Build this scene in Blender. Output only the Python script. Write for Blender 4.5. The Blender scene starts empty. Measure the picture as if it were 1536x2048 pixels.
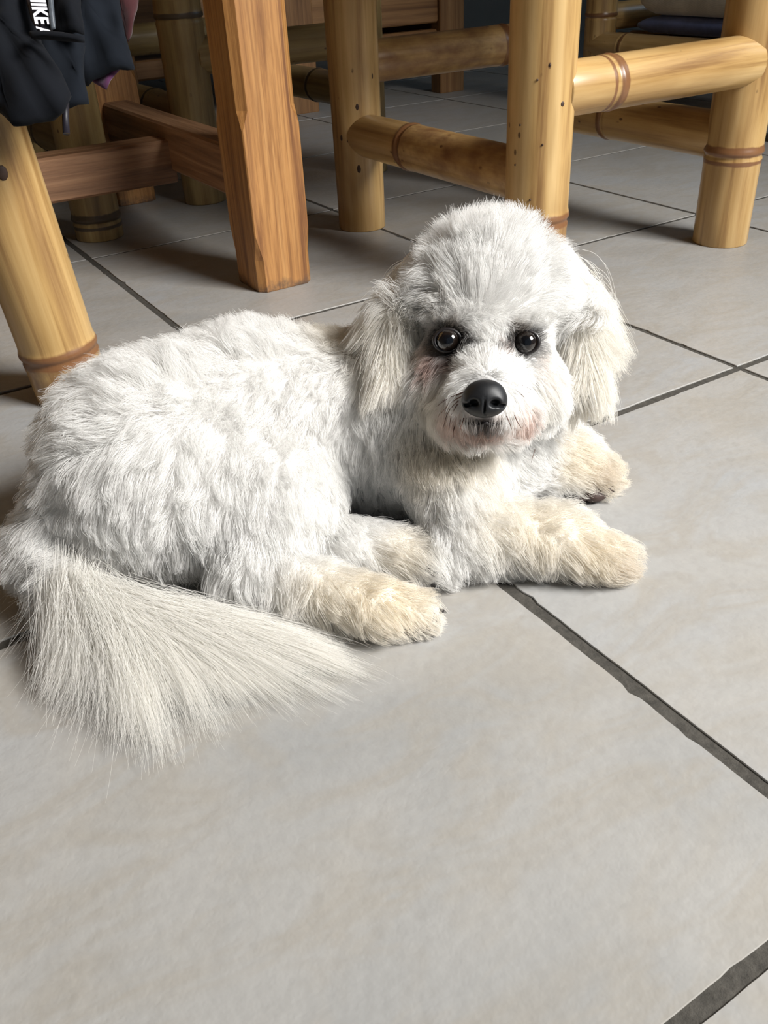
import bpy, bmesh, math, random
import numpy as np
from mathutils import Vector, Matrix, kdtree
from mathutils.bvhtree import BVHTree

T = 0.45                                   # edge of one floor tile in metres
rng = np.random.default_rng(7)
random.seed(7)
scene = bpy.context.scene
COL = scene.collection

# ------------------------------------------------------------------ camera
CAM_R = np.array([0.84342595, -0.53540746, -0.04440189])
CAM_D = np.array([-0.32160188, -0.4369544, -0.84002564])
CAM_F = np.array([0.43035439, 0.72277915, -0.54072673])
CAM_P = np.array([-0.774806, -0.260128, 0.917627]) * T
FPX = 1784.7
cam_data = bpy.data.cameras.new('camera')
cam = bpy.data.objects.new('camera', cam_data)
COL.objects.link(cam)
m = Matrix.Identity(4)
for i in range(3):
    m[i][0] = CAM_R[i]; m[i][1] = -CAM_D[i]; m[i][2] = -CAM_F[i]; m[i][3] = CAM_P[i]
cam.matrix_world = m
cam_data.sensor_fit = 'HORIZONTAL'
cam_data.sensor_width = 36.0
cam_data.lens = FPX / 1536.0 * 36.0
cam_data.clip_start = 0.01
scene.camera = cam

# ------------------------------------------------------------------ world, window light, exposure
world = bpy.data.worlds.new('world'); scene.world = world
world.use_nodes = True
bg = world.node_tree.nodes['Background']
bg.inputs['Color'].default_value = (0.52, 0.75, 1.0, 1)
bg.inputs['Strength'].default_value = 0.105

def area(name, loc, target, sx, sy, power, color):
    l = bpy.data.lights.new(name, 'AREA'); l.shape = 'RECTANGLE'
    l.size = sx; l.size_y = sy; l.energy = power; l.color = color
    o = bpy.data.objects.new(name, l); COL.objects.link(o)
    o.location = loc
    o.rotation_euler = (Vector(target) - Vector(loc)).to_track_quat('-Z', 'Y').to_euler()
    return o
win = area('window_daylight', (1.18, -1.32, 1.80), (0.12, 0.28, 0.05), 1.1, 1.0, 38.5, (1.0, 0.985, 0.955))
win.data.spread = math.radians(84)
area('side_window_daylight', (4.2, 0.3, 1.9), (0.4, 1.0, 0.0), 1.4, 1.2, 11, (0.55, 0.78, 1.0))
scene.cycles.max_bounces = 7
scene.cycles.diffuse_bounces = 5
scene.cycles.glossy_bounces = 2
scene.cycles.transmission_bounces = 4
scene.cycles.adaptive_threshold = 0.06
scene.cycles.adaptive_min_samples = 20

scene.view_settings.view_transform = 'Standard'
scene.view_settings.look = 'None'
scene.view_settings.gamma = 1.0
scene.view_settings.use_curve_mapping = False
scene.view_settings.exposure = 0.0

# ------------------------------------------------------------------ helpers
def ray(px, py):
    return CAM_F + CAM_R * ((px - 768.0) / FPX) + CAM_D * ((py - 1024.0) / FPX)
def at(px, py, D):                          # a point D tiles away along the view axis
    return CAM_P + ray(px, py) * (D * T)
def atz(px, py, z):                         # a point at height z (tiles)
    d = ray(px, py)
    return CAM_P + d * ((z * T - CAM_P[2]) / d[2])

def link(name, data, parent=None, loc=None):
    o = bpy.data.objects.new(name, data); COL.objects.link(o)
    if parent is not None: o.parent = parent
    if loc is not None: o.location = loc
    return o
def tag(o, label=None, cat=None, group=None, kind=None):
    if label: o['label'] = label
    if cat: o['category'] = cat
    if group: o['group'] = group
    if kind: o['kind'] = kind
    return o
def empty(name, loc, label, cat, group=None):
    o = bpy.data.objects.new(name, None); COL.objects.link(o)
    o.location = loc; o.empty_display_size = 0.05
    return tag(o, label, cat, group)
def mesh_obj(name, verts, faces, mat, parent=None, loc=None, smooth=True, attrs=None):
    me = bpy.data.meshes.new(name)
    me.from_pydata([tuple(v) for v in verts], [], [tuple(f) for f in faces])
    if smooth: me.shade_smooth()
    for k, (typ, arr) in (attrs or {}).items():
        a = me.attributes.new(k, typ, 'POINT')
        key = 'value' if typ == 'FLOAT' else ('vector' if typ == 'FLOAT_VECTOR' else 'color')
        a.data.foreach_set(key, np.asarray(arr, dtype=np.float32).ravel())
    me.materials.append(mat)
    return link(name, me, parent, loc)

class Mat:
    def __init__(s, name):
        s.m = bpy.data.materials.new(name); s.m.use_nodes = True
        s.nt = s.m.node_tree; s.n = s.nt.nodes
        s.b = s.n['Principled BSDF']; s.out = s.n['Material Output']
    def node(s, typ, **kw):
        nd = s.n.new(typ)
        for k, v in kw.items():
            if k in nd.inputs: nd.inputs[k].default_value = v
            else: setattr(nd, k, v)
        return nd
    def l(s, a, b): s.nt.links.new(a, b)
    def attr(s, name):
        nd = s.n.new('ShaderNodeAttribute'); nd.attribute_name = name; return nd
    def noise(s, vec, scale, detail=3, rough=0.5, dist=0.0):
        nd = s.n.new('ShaderNodeTexNoise')
        nd.inputs['Scale'].default_value = scale; nd.inputs['Detail'].default_value = detail
        nd.inputs['Roughness'].default_value = rough; nd.inputs['Distortion'].default_value = dist
        if vec is not None: s.l(vec, nd.inputs['Vector'])
        return nd
    def ramp(s, fac, stops):
        nd = s.n.new('ShaderNodeValToRGB'); cr = nd.color_ramp
        while len(cr.elements) < len(stops): cr.elements.new(0.5)
        for e, (p, c) in zip(cr.elements, stops):
            e.position = p; e.color = (*c, 1) if len(c) == 3 else c
        s.l(fac, nd.inputs['Fac']); return nd
    def mix(s, fac, a, b, blend='MIX'):
        nd = s.n.new('ShaderNodeMix'); nd.data_type = 'RGBA'; nd.blend_type = blend
        for sock, v in ((nd.inputs[0], fac), (nd.inputs[6], a), (nd.inputs[7], b)):
            if isinstance(v, (int, float)): sock.default_value = v
            elif isinstance(v, tuple): sock.default_value = (*v, 1) if len(v) == 3 else v
            else: s.l(v, sock)
        return nd.outputs[2]
    def mapping(s, vec, scale):
        nd = s.n.new('ShaderNodeMapping'); nd.inputs['Scale'].default_value = scale
        s.l(vec, nd.inputs['Vector']); return nd.outputs['Vector']
    def bump(s, h, strength, dist=0.002):
        nd = s.n.new('ShaderNodeBump'); nd.inputs['Strength'].default_value = strength
        nd.inputs['Distance'].default_value = dist
        s.l(h, nd.inputs['Height']); s.l(nd.outputs['Normal'], s.b.inputs['Normal']); return nd
    def set(s, **kw):
        for k, v in kw.items():
            k = k.replace('_', ' ')
            s.b.inputs[k].default_value = (*v, 1) if isinstance(v, tuple) and len(v) == 3 else v
        return s

# ------------------------------------------------------------------ materials
def mat_tile():
    M = Mat('stone_tile')
    geo = M.node('ShaderNodeNewGeometry'); oi = M.node('ShaderNodeObjectInfo')
    comb = M.node('ShaderNodeVectorMath', operation='ADD')
    sc = M.node('ShaderNodeVectorMath', operation='SCALE')
    rnd = M.node('ShaderNodeCombineXYZ')
    M.l(oi.outputs['Random'], rnd.inputs[0]); M.l(oi.outputs['Random'], rnd.inputs[2])
    M.l(rnd.outputs[0], sc.inputs[0]); sc.inputs['Scale'].default_value = 17.0
    M.l(geo.outputs['Position'], comb.inputs[0]); M.l(sc.outputs[0], comb.inputs[1])
    v = comb.outputs[0]
    big = M.noise(v, 3.2, 3, 0.55, 0.6)
    base = M.ramp(big.outputs[0], [(0.28, (0.305, 0.305, 0.30)), (0.48, (0.375, 0.363, 0.344)), (0.70, (0.345, 0.352, 0.36))])
    mid = M.noise(M.mapping(v, (1.0, 2.2, 1.0)), 9.0, 3, 0.65, 1.2)
    warm = M.ramp(mid.outputs[0], [(0.42, (0, 0, 0)), (0.62, (0.5, 0.5, 0.5)), (0.75, (0, 0, 0))])
    c = M.mix(warm.outputs[0], base.outputs[0], (0.325, 0.295, 0.25))
    fine = M.noise(v, 130.0, 2, 0.6)
    fr = M.ramp(fine.outputs[0], [(0.3, (0.94, 0.94, 0.94)), (0.65, (1.0, 1.0, 1.0))])
    c = M.mix(1.0, c, fr.outputs[0], 'MULTIPLY')
    # worn veins and little pits of the cast stone surface
    vein = M.noise(M.mapping(v, (1.0, 1.9, 1.0)), 10.0, 4, 0.6, 0.8)
    vr = M.ramp(vein.outputs[0], [(0.44, (0, 0, 0)), (0.50, (0.55, 0.55, 0.55)), (0.56, (0, 0, 0))])
    gate = M.noise(v, 5.0, 1, 0.5); gr = M.ramp(gate.outputs[0], [(0.52, (0, 0, 0)), (0.66, (1, 1, 1))])
    vg = M.mix(1.0, vr.outputs[0], gr.outputs[0], 'MULTIPLY')
    vo = M.node('ShaderNodeTexVoronoi'); vo.inputs['Scale'].default_value = 60.0
    M.l(v, vo.inputs['Vector'])
    pit = M.ramp(vo.outputs['Distance'], [(0.16, (1, 1, 1)), (0.30, (0, 0, 0))])
    g2 = M.noise(v, 11.0, 1, 0.5); g2r = M.ramp(g2.outputs[0], [(0.56, (0, 0, 0)), (0.64, (1, 1, 1))])
    pg = M.mix(1.0, pit.outputs[0], g2r.outputs[0], 'MULTIPLY')
    dark = M.mix(0.5, vg, pg, 'ADD')
    df = M.mix(1.0, dark, (0.30, 0.30, 0.30), 'MULTIPLY')
    c = M.mix(df, c, (0.24, 0.225, 0.20))
    M.l(c, M.b.inputs['Base Color'])
    hh = M.mix(0.35, fine.outputs[0], dark, 'SUBTRACT')
    M.bump(hh, 0.16, 0.0025)
    rr = M.ramp(big.outputs[0], [(0.3, (0.40, 0.40, 0.40)), (0.7, (0.52, 0.52, 0.52))])
    M.l(rr.outputs[0], M.b.inputs['Roughness'])
    M.set(Specular_IOR_Level=0.35)
    return M.m

def mat_grout():
    M = Mat('grout')
    g = M.node('ShaderNodeNewGeometry')
    n = M.noise(g.outputs['Position'], 160.0, 4, 0.7)
    r = M.ramp(n.outputs[0], [(0.3, (0.034, 0.031, 0.026)), (0.7, (0.08, 0.073, 0.062))])
    M.l(r.outputs[0], M.b.inputs['Base Color']); M.set(Roughness=0.95); M.bump(n.outputs[0], 0.5, 0.002)
    return M.m

def mat_bamboo(name, light, mid, dark, nodecol, rough=0.34, rnd=True):
    M = Mat(name)
    f = M.attr('fibre'); nd = M.attr('node')
    oi = M.node('ShaderNodeObjectInfo')
    vv = M.node('ShaderNodeVectorMath', operation='ADD')
    sc = M.node('ShaderNodeVectorMath', operation='SCALE'); sc.inputs['Scale'].default_value = 9.0
    cx = M.node('ShaderNodeCombineXYZ'); M.l(oi.outputs['Random'], cx.inputs[0]); M.l(oi.outputs['Random'], cx.inputs[2])
    M.l(cx.outputs[0], sc.inputs[0]); M.l(f.outputs['Vector'], vv.inputs[0]); M.l(sc.outputs[0], vv.inputs[1])
    v = vv.outputs[0]
    st = M.noise(M.mapping(v, (1, 1, 0.045)), 62.0, 5, 0.62, 0.3)
    c = M.ramp(st.outputs[0], [(0.30, dark), (0.45, mid), (0.66, light)]).outputs[0]
    blot = M.noise(M.mapping(v, (1, 1, 0.28)), 13.0, 3, 0.55, 0.4)
    br = M.ramp(blot.outputs[0], [(0.36, (0.62, 0.55, 0.46)), (0.56, (1, 1, 1))])
    c = M.mix(0.75, c, br.outputs[0], 'MULTIPLY')
    # dark specks and short scratches
    vo = M.node('ShaderNodeTexVoronoi'); vo.inputs['Scale'].default_value = 70.0
    M.l(M.mapping(v, (1, 1, 0.55)), vo.inputs['Vector'])
    sp = M.ramp(vo.outputs['Distance'], [(0.10, (1, 1, 1)), (0.17, (0, 0, 0))])
    g = M.noise(v, 16.0, 2, 0.5); gr = M.ramp(g.outputs[0], [(0.56, (0, 0, 0)), (0.62, (0.9, 0.9, 0.9))])
    spg = M.mix(1.0, sp.outputs[0], gr.outputs[0], 'MULTIPLY')
    c = M.mix(spg, c, (0.10, 0.045, 0.018))
    nn = M.noise(M.mapping(v, (1, 1, 0.6)), 45.0, 3, 0.6)
    edge = M.node('ShaderNodeMath', operation='MULTIPLY_ADD'); edge.inputs[1].default_value = 0.5; edge.inputs[2].default_value = -0.25
    M.l(nn.outputs[0], edge.inputs[0])
    add = M.node('ShaderNodeMath', operation='ADD'); M.l(nd.outputs['Fac'], add.inputs[0]); M.l(edge.outputs[0], add.inputs[1])
    nr = M.ramp(add.outputs[0], [(0.33, (0, 0, 0)), (0.55, (0.9, 0.9, 0.9))])
    c = M.mix(nr.outputs[0], c, nodecol)
    M.l(c, M.b.inputs['Base Color'])
    M.set(Roughness=rough, Specular_IOR_Level=0.5)
    M.b.inputs['Coat Weight'].default_value = 0.22; M.b.inputs['Coat Roughness'].default_value = 0.3
    M.bump(st.outputs[0], 0.18, 0.0015)
    return M.m

def mat_wood(name, light, mid, dark, scale=55.0, rough=0.45, coat=0.15):
    M = Mat(name)
    f = M.attr('fibre'); v = f.outputs['Vector']
    oi = M.node('ShaderNodeObjectInfo')
    vv = M.node('ShaderNodeVectorMath', operation='ADD'); sc = M.node('ShaderNodeVectorMath', operation='SCALE')
    sc.inputs['Scale'].default_value = 5.0
    cx = M.node('ShaderNodeCombineXYZ'); M.l(oi.outputs['Random'], cx.inputs[0]); M.l(oi.outputs['Random'], cx.inputs[1])
    M.l(cx.outputs[0], sc.inputs[0]); M.l(v, vv.inputs[0]); M.l(sc.outputs[0], vv.inputs[1]); v = vv.outputs[0]
    n1 = M.noise(M.mapping(v, (1, 1, 0.05)), scale, 6, 0.65, 1.0)
    c = M.ramp(n1.outputs[0], [(0.32, dark), (0.48, mid), (0.66, light)]).outputs[0]
    n2 = M.noise(M.mapping(v, (1, 1, 0.03)), scale * 5.5, 4, 0.6, 0.3)
    r2 = M.ramp(n2.outputs[0], [(0.34, (0.52, 0.45, 0.40)), (0.55, (1, 1, 1))])
    c = M.mix(0.6, c, r2.outputs[0], 'MULTIPLY')
    n3 = M.noise(M.mapping(v, (1, 1, 0.35)), 9.0, 2, 0.5)
    r3 = M.ramp(n3.outputs[0], [(0.35, (0.78, 0.72, 0.66)), (0.6, (1.05, 1.03, 1.0))])
    c = M.mix(0.8, c, r3.outputs[0], 'MULTIPLY')
    w = M.attr('wear'); wn = M.noise(v, 60, 4, 0.7)
    wm = M.node('ShaderNodeMath', operation='MULTIPLY'); M.l(w.outputs['Fac'], wm.inputs[0]); M.l(wn.outputs[0], wm.inputs[1])
    wr = M.ramp(wm.outputs[0], [(0.30, (0, 0, 0)), (0.52, (0.8, 0.8, 0.8))])
    c = M.mix(wr.outputs[0], c, (0.075, 0.05, 0.035))
    M.l(c, M.b.inputs['Base Color']); M.set(Roughness=rough)
    M.b.inputs['Coat Weight'].default_value = coat; M.b.inputs['Coat Roughness'].default_value = 0.35
    M.bump(n2.outputs[0], 0.25, 0.0015)
    return M.m

def mat_plain(name, col, rough=0.6, var=0.12, scale=60.0, bump=0.0, spec=0.5, sheen=0.0):
    M = Mat(name)
    tc = M.node('ShaderNodeTexCoord')
    n = M.noise(tc.outputs['Object'], scale, 4, 0.6)
    lo = tuple(max(0, x * (1 - var)) for x in col); hi = tuple(min(1, x * (1 + var)) for x in col)
    r = M.ramp(n.outputs[0], [(0.3, lo), (0.7, hi)])
    M.l(r.outputs[0], M.b.inputs['Base Color']); M.set(Roughness=rough, Specular_IOR_Level=spec)
    if sheen: M.b.inputs['Sheen Weight'].default_value = sheen
    if bump: M.bump(n.outputs[0], bump, 0.001)
    return M.m

def mat_cloth(name, col, scale=900.0, sheen=0.3):
    M = Mat(name)
    tc = M.node('ShaderNodeTexCoord')
    w = M.node('ShaderNodeTexWave'); w.inputs['Scale'].default_value = scale; w.inputs['Distortion'].default_value = 1.5
    M.l(tc.outputs['Object'], w.inputs['Vector'])
    n = M.noise(tc.outputs['Object'], 14.0, 4, 0.6)
    r = M.ramp(n.outputs[0], [(0.3, tuple(x * 0.75 for x in col)), (0.7, tuple(x * 1.2 for x in col))])
    c = M.mix(0.12, r.outputs[0], w.outputs[0], 'MULTIPLY')
    M.l(c, M.b.inputs['Base Color']); M.set(Roughness=0.9, Specular_IOR_Level=0.2)
    M.b.inputs['Sheen Weight'].default_value = sheen
    M.bump(w.outputs[0], 0.15, 0.0006)
    return M.m

M_TILE = mat_tile(); M_GROUT = mat_grout()
M_BAM = mat_bamboo('bamboo_honey', (0.66, 0.45, 0.20), (0.53, 0.335, 0.13), (0.31, 0.17, 0.06), (0.19, 0.08, 0.034))
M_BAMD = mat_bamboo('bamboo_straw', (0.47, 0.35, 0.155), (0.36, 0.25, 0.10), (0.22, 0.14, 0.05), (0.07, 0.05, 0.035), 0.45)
M_WOOD = mat_wood('teak', (0.58, 0.315, 0.115), (0.45, 0.22, 0.07), (0.22, 0.09, 0.028))
M_WOODG = mat_wood('weathered_teak', (0.40, 0.235, 0.13), (0.29, 0.155, 0.08), (0.14, 0.07, 0.035), 40, 0.6, 0.05)
M_CAB = mat_wood('cabinet_wood', (0.36, 0.20, 0.085), (0.28, 0.145, 0.055), (0.18, 0.085, 0.03), 22, 0.5)
M_WALL = mat_plain('wall_paint', (0.25, 0.22, 0.19), 0.9, 0.04, 6.0)
M_NAVY = mat_cloth('navy_fleece', (0.0050, 0.0062, 0.0095), 900, 0.02)
M_NAVY2 = mat_cloth('navy_knit', (0.0060, 0.0085, 0.0135), 1400, 0.02)
M_MAG = mat_cloth('plum_lining', (0.10, 0.028, 0.085), 700, 0.3)
M_MAR = mat_cloth('maroon_lining', (0.055, 0.016, 0.018), 700, 0.2)
M_TAPE = mat_plain('black_tape', (0.012, 0.010, 0.016), 0.5, 0.1)
M_WHITE = mat_plain('white_print', (0.86, 0.86, 0.92), 0.5, 0.03)
M_ZIP = mat_plain('grey_zip', (0.09, 0.105, 0.125), 0.45, 0.2, 300)
M_BLACK = mat_plain('black_cloth', (0.012, 0.012, 0.013), 0.8, 0.2)
M_TOWEL = mat_cloth('oatmeal_towel', (0.74, 0.68, 0.57), 500, 0.3)
M_BLUE = mat_cloth('blue_cloth', (0.20, 0.26, 0.55), 700, 0.3)
M_POM = mat_cloth('grey_fringe', (0.30, 0.27, 0.27), 900, 0.3)
M_CEMENT = mat_plain('knot', (0.05, 0.024, 0.014), 0.6, 0.3)

# ------------------------------------------------------------------ the floor: one mesh per tile, recessed grout
def build_floor():
    X0, X1, Y0, Y1 = -5, 10, -4, 8
    v = [(X0*T, Y0*T, -0.0014), (X1*T, Y0*T, -0.0014), (X1*T, Y1*T, -0.0014), (X0*T, Y1*T, -0.0014),
         (X0*T, Y0*T, -0.06), (X1*T, Y0*T, -0.06), (X1*T, Y1*T, -0.06), (X0*T, Y1*T, -0.06)]
    f = [(0,1,2,3), (7,6,5,4), (0,4,5,1), (1,5,6,2), (2,6,7,3), (3,7,4,0)]
    fl = mesh_obj('floor', v, f, M_GROUT, smooth=False)
    tag(fl, 'pale stone tile floor with dark grout', None, None, 'structure')
    gx = {0: 0.020, 1: 0.014, 2: 0.014}; gy = {0: 0.020, 1: 0.020, 2: 0.017, 3: 0.013, 4: 0.012}
    r2 = np.random.default_rng(3)
    for i in range(X0, X1):
        for j in range(Y0, Y1):
            xa, xb = i + gx.get(i, 0.014)/2, i + 1 - gx.get(i+1, 0.014)/2
            ya, yb = j + gy.get(j, 0.014)/2, j + 1 - gy.get(j+1, 0.014)/2
            near = abs(i) <= 2 and -1 <= j <= 3
            n = 56 if near else 16
            def side(p, q, inward):
                ts = np.linspace(0, 1, n, endpoint=False)
                base = np.outer(1-ts, p) + np.outer(ts, q)
                w = np.convolve(r2.normal(0, 1, n + 8), np.ones(5)/5, 'same')[4:-4] * 0.0016
                chip = np.where(r2.random(n) < 0.05, r2.random(n) * 0.006, 0)
                w = np.clip(np.abs(w) + chip, 0, 0.010) * (1 if near else 0.6)
                w[0] = 0.001
                return base + np.outer(w, inward)
            ring = np.vstack([side((xa, ya), (xb, ya), (0, 1)), side((xb, ya), (xb, yb), (-1, 0)),
                              side((xb, yb), (xa, yb), (0, -1)), side((xa, yb), (xa, ya), (1, 0))])
            cx, cy = (xa+xb)/2, (ya+yb)/2
            N = len(ring)
            inn = (ring - (cx, cy)) * 0.998 + (cx, cy)
            dz = r2.normal(0, 0.00025)
            o = np.array([cx, cy])
            V = [((p[0]-cx)*T, (p[1]-cy)*T, -0.005) for p in ring] + [((p[0]-cx)*T, (p[1]-cy)*T, -0.0006+dz) for p in ring] + [((p[0]-cx)*T, (p[1]-cy)*T, dz) for p in inn]
            F = [(k, (k+1) % N, N+(k+1) % N, N+k) for k in range(N)] + [(N+k, N+(k+1) % N, 2*N+(k+1) % N, 2*N+k) for k in range(N)] + [tuple(range(2*N, 3*N))]
            mesh_obj('tile', V, F, M_TILE, fl, (cx*T, cy*T, 0), smooth=False)
    return fl
build_floor()

def wall(name, x0, x1, y0, y1, h, label):
    v = [(x0,y0,0),(x1,y0,0),(x1,y1,0),(x0,y1,0),(x0,y0,h),(x1,y0,h),(x1,y1,h),(x0,y1,h)]
    f = [(3,2,1,0),(4,5,6,7),(0,1,5,4),(1,2,6,5),(2,3,7,6),(3,0,4,7)]
    tag(mesh_obj(name, [tuple(T*c for c in p) for p in v], f, M_WALL, smooth=False), label, None, None, 'structure')
wall('wall_back', -5, 10, 7.7, 7.95, 5.6, 'plain shaded room wall behind the furniture')
wall('wall_right', 10, 10.25, -4, 7.95, 5.6, 'plain shaded room wall on the right')
wall('ceiling', -5, 10.25, -4, 7.95, 0.2, 'plain pale ceiling of the room')
bpy.data.objects['ceiling'].location.z = 5.6*T
wall('wall_left', -5, -4.75, -4, 7.7, 5.6, 'plain shaded room wall beyond the table')

# ------------------------------------------------------------------ bamboo and timber builders (tile units)
def frame_from(a, b):
    d = b - a; L = np.linalg.norm(d); d = d / L
    ref = np.array([0, 0, 1.0]) if abs(d[2]) < 0.9 else np.array([1.0, 0, 0])
    u = np.cross(ref, d); u /= np.linalg.norm(u); w = np.cross(d, u)
    return d, u, w, L
def bamboo(name, parent, a, b, ra, rb, nodes=(), mat=None, seed=0, endtint=None, seg=36):
    """tapered culm from a to b; nodes = [(distance from a, style)]"""
    a = np.array(a, float); b = np.array(b, float)
    d, u, w, L = frame_from(a, b)
    r2 = np.random.default_rng(seed)
    ss = set(np.linspace(0, L, max(6, int(L/0.09))).tolist())
    for s, st in nodes:
        for o in (-0.045, -0.03, -0.022, -0.016, -0.010, -0.005, 0, 0.005, 0.010, 0.016, 0.022, 0.03, 0.045): ss.add(min(L, max(0, s+o)))
    ss |= {0.004, L-0.004}
    ss = sorted(ss)
    V, FI, ND = [], [], []
    ph = r2.random(4) * 6.28
    ang = np.linspace(0, 2*math.pi, seg, endpoint=False)
    for s in ss:
        r = ra + (rb-ra)*s/L
        nd = 0.0; bul = 0.0
        for sn, st in nodes:
            x = s - sn
            bul += 0.055*math.exp(-(x/0.012)**2) * ra - 0.05*ra*math.exp(-((x+0.014)/0.006)**2) + 0.03*ra*math.exp(-((x+0.024)/0.007)**2)
            if st == 0: nd = max(nd, math.exp(-(x/0.011)**2))
            elif st == 1: nd = max(nd, 1.0*math.exp(-((x-0.004)/0.016)**2), 0.8*math.exp(-((x+0.03)/0.007)**2))
            elif st == 2: nd = max(nd, math.exp(-((x+0.008)/0.02)**2), 0.42 if x < 0 else 0)
        if s in (0, L) : r *= 0.985
        rr = r * (1 + 0.012*np.sin(2*ang+ph[0]+s*1.5) + 0.007*np.sin(3*ang+ph[1])) + bul
        for q, an in zip(rr, ang):
            p = a + d*s + (u*math.cos(an) + w*math.sin(an))*q
            V.append(p*T); FI.append((math.cos(an)*r*T, math.sin(an)*r*T, s*T)); ND.append(nd)
    n = len(ss); F = []
    for i in range(n-1):
        for k in range(seg):
            k2 = (k+1) % seg
            F.append((i*seg+k, i*seg+k2, (i+1)*seg+k2, (i+1)*seg+k))
    F.append(tuple(reversed(range(seg)))); F.append(tuple((n-1)*seg+k for k in range(seg)))
    o = mesh_obj(name, V, F, mat, parent, None, True, {'fibre': ('FLOAT_VECTOR', FI), 'node': ('FLOAT', ND)})
    return o
def beam(name, parent, a, b, wu, wv, mat, ch=0.008, chamfer=None, rot_up=None, wear=0.0, stations=None):
    """rectangular timber from a to b with chamfered edges; chamfer(s) may vary along the length"""
    a = np.array(a, float); b = np.array(b, float)
    d, u, w, L = frame_from(a, b)
    if rot_up is not None:
        w = np.array(rot_up, float); u = np.cross(w, d)
    st = stations or [0, 0.004, L*0.33, L*0.66, L-0.004, L]
    V, FI, WE = [], [], []
    for s in st:
        c = chamfer(s) if chamfer else ch
        k = 0.988 if s in (0, L) else 1.0
        hu, hv = wu/2*k, wv/2*k
        pts = [(hu, -hv+c), (hu, hv-c), (hu-c, hv), (-hu+c, hv), (-hu, hv-c), (-hu, -hv+c), (-hu+c, -hv), (hu-c, -hv)]
        for x, y in pts:
            V.append((a + d*s + u*x + w*y)*T); FI.append((x*T, y*T, s*T)); WE.append(wear*math.exp(-s/0.05))
    n = len(st); F = []
    for i in range(n-1):
        for k in range(8):
            k2 = (k+1) % 8
            F.append((i*8+k, i*8+k2, (i+1)*8+k2, (i+1)*8+k))
    F.append(tuple(reversed(range(8)))); F.append(tuple((n-1)*8+k for k in range(8)))
    return mesh_obj(name, V, F, mat, parent, None, False, {'fibre': ('FLOAT_VECTOR', FI), 'wear': ('FLOAT', WE)})
def blob(name, parent, center, r, mat, scale=(1,1,1), axes=None, n=(10, 14)):
    """small ellipsoid, metres"""
    c = np.array(center); ax = np.eye(3) if axes is None else np.array(axes)
    V = [c + ax[2]*r*scale[2]]
    for i in range(1, n[0]):
        th = math.pi*i/n[0]
        for k in range(n[1]):
            p = 2*math.pi*k/n[1]
            V.append(c + ax[0]*r*scale[0]*math.sin(th)*math.cos(p) + ax[1]*r*scale[1]*math.sin(th)*math.sin(p) + ax[2]*r*scale[2]*math.cos(th))
    V.append(c - ax[2]*r*scale[2]); F = []
    for k in range(n[1]):
        F.append((0, 1+k, 1+(k+1) % n[1]))
        for i in range(n[0]-2):
            p, q = 1+i*n[1]+k, 1+i*n[1]+(k+1) % n[1]
            F.append((p, p+n[1], q+n[1], q))
        e = 1+(n[0]-2)*n[1]
        F.append((len(V)-1, e+(k+1) % n[1], e+k))
    return mesh_obj(name, V, F, mat, parent)

# ------------------------------------------------------------------ bamboo chairs (four legs, two high rails, two low rails, slatted seat)
def bamboo_chair(x, y, label, mat, legnodes, railnodes, w=0.825, d=0.985, seat=0.97, seed=1, group=None, lean=0.0, off=-0.022, back='near'):
    root = empty('bamboo_chair', (x*T, y*T, 0), label, 'chair', group)
    rl, rr = 0.089, 0.069
    k = 0
    yb = 0 if back == 'near' else d
    for (dx, dy) in ((0, 0), (w, 0), (0, d), (w, d)):
        top = 2.05 if dy == yb else seat-0.01           # legs on the added backrest's side run up into it
        bamboo('leg', root, (dx, dy, 0.0), (dx+lean*top, dy, top), rl*0.985, rl*1.03, legnodes[k], mat, seed*10+k); k += 1
    zB, zA = 0.555, 0.33
    # cross rails
    bamboo('rail', root, (0.03+lean*zB, off, zB), (w-0.03+lean*zB, off, zB), rr, rr*1.04, railnodes[0], mat, seed*10+5)
    bamboo('rail', root, (0.03+lean*zB, d+0.01, zB), (w-0.03+lean*zB, d+0.01, zB), rr, rr, railnodes[1], mat, seed*10+6)
    bamboo('rail', root, (lean*zA, 0.03, zA), (lean*zA, d-0.03, zA), rr*1.05, rr*1.05, railnodes[2], mat, seed*10+7)
    bamboo('rail', root, (w+lean*zA, 0.03, zA), (w+lean*zA, d-0.03, zA), rr*1.05, rr*1.05, railnodes[3], mat, seed*10+8)
    # seat frame and slats
    for q, (p1, p2) in enumerate((((-.09, -.0, seat), (w+.09, -.0, seat)), ((-.09, d, seat), (w+.09, d, seat)))):
        bamboo('seat_rail', root, p1, p2, rr, rr, [(0.2, 0)], mat, seed*10+20+q, seg=20)
    ns = 7
    for q in range(ns):
        xx = -0.05 + (w+0.10)*q/(ns-1)
        bamboo('seat_slat', root, (xx, -0.06, seat+0.09), (xx, d+0.06, seat+0.09), 0.05, 0.05, [(0.3+0.07*(q % 3), 0)], mat, seed*10+30+q, seg=16)
    for q, zz in enumerate((1.22, 1.98)):  # unseen backrest, added to keep window light off the space behind
        bamboo('added_back_rail', root, (0.02+lean*zz, yb, zz), (w-0.02+lean*zz, yb, zz), 0.06, 0.06, [(0.3, 0)], mat, seed*10+45+q, seg=20)
    for q in range(7):
        xx = 0.12 + (w-0.24)*q/6
        bamboo('added_back_slat', root, (xx+lean*1.24, yb, 1.24), (xx+lean*1.96, yb, 1.96), 0.045, 0.045, [(0.2+0.05*(q % 3), 0)], mat, seed*10+50+q, seg=14)
    return root
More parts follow.
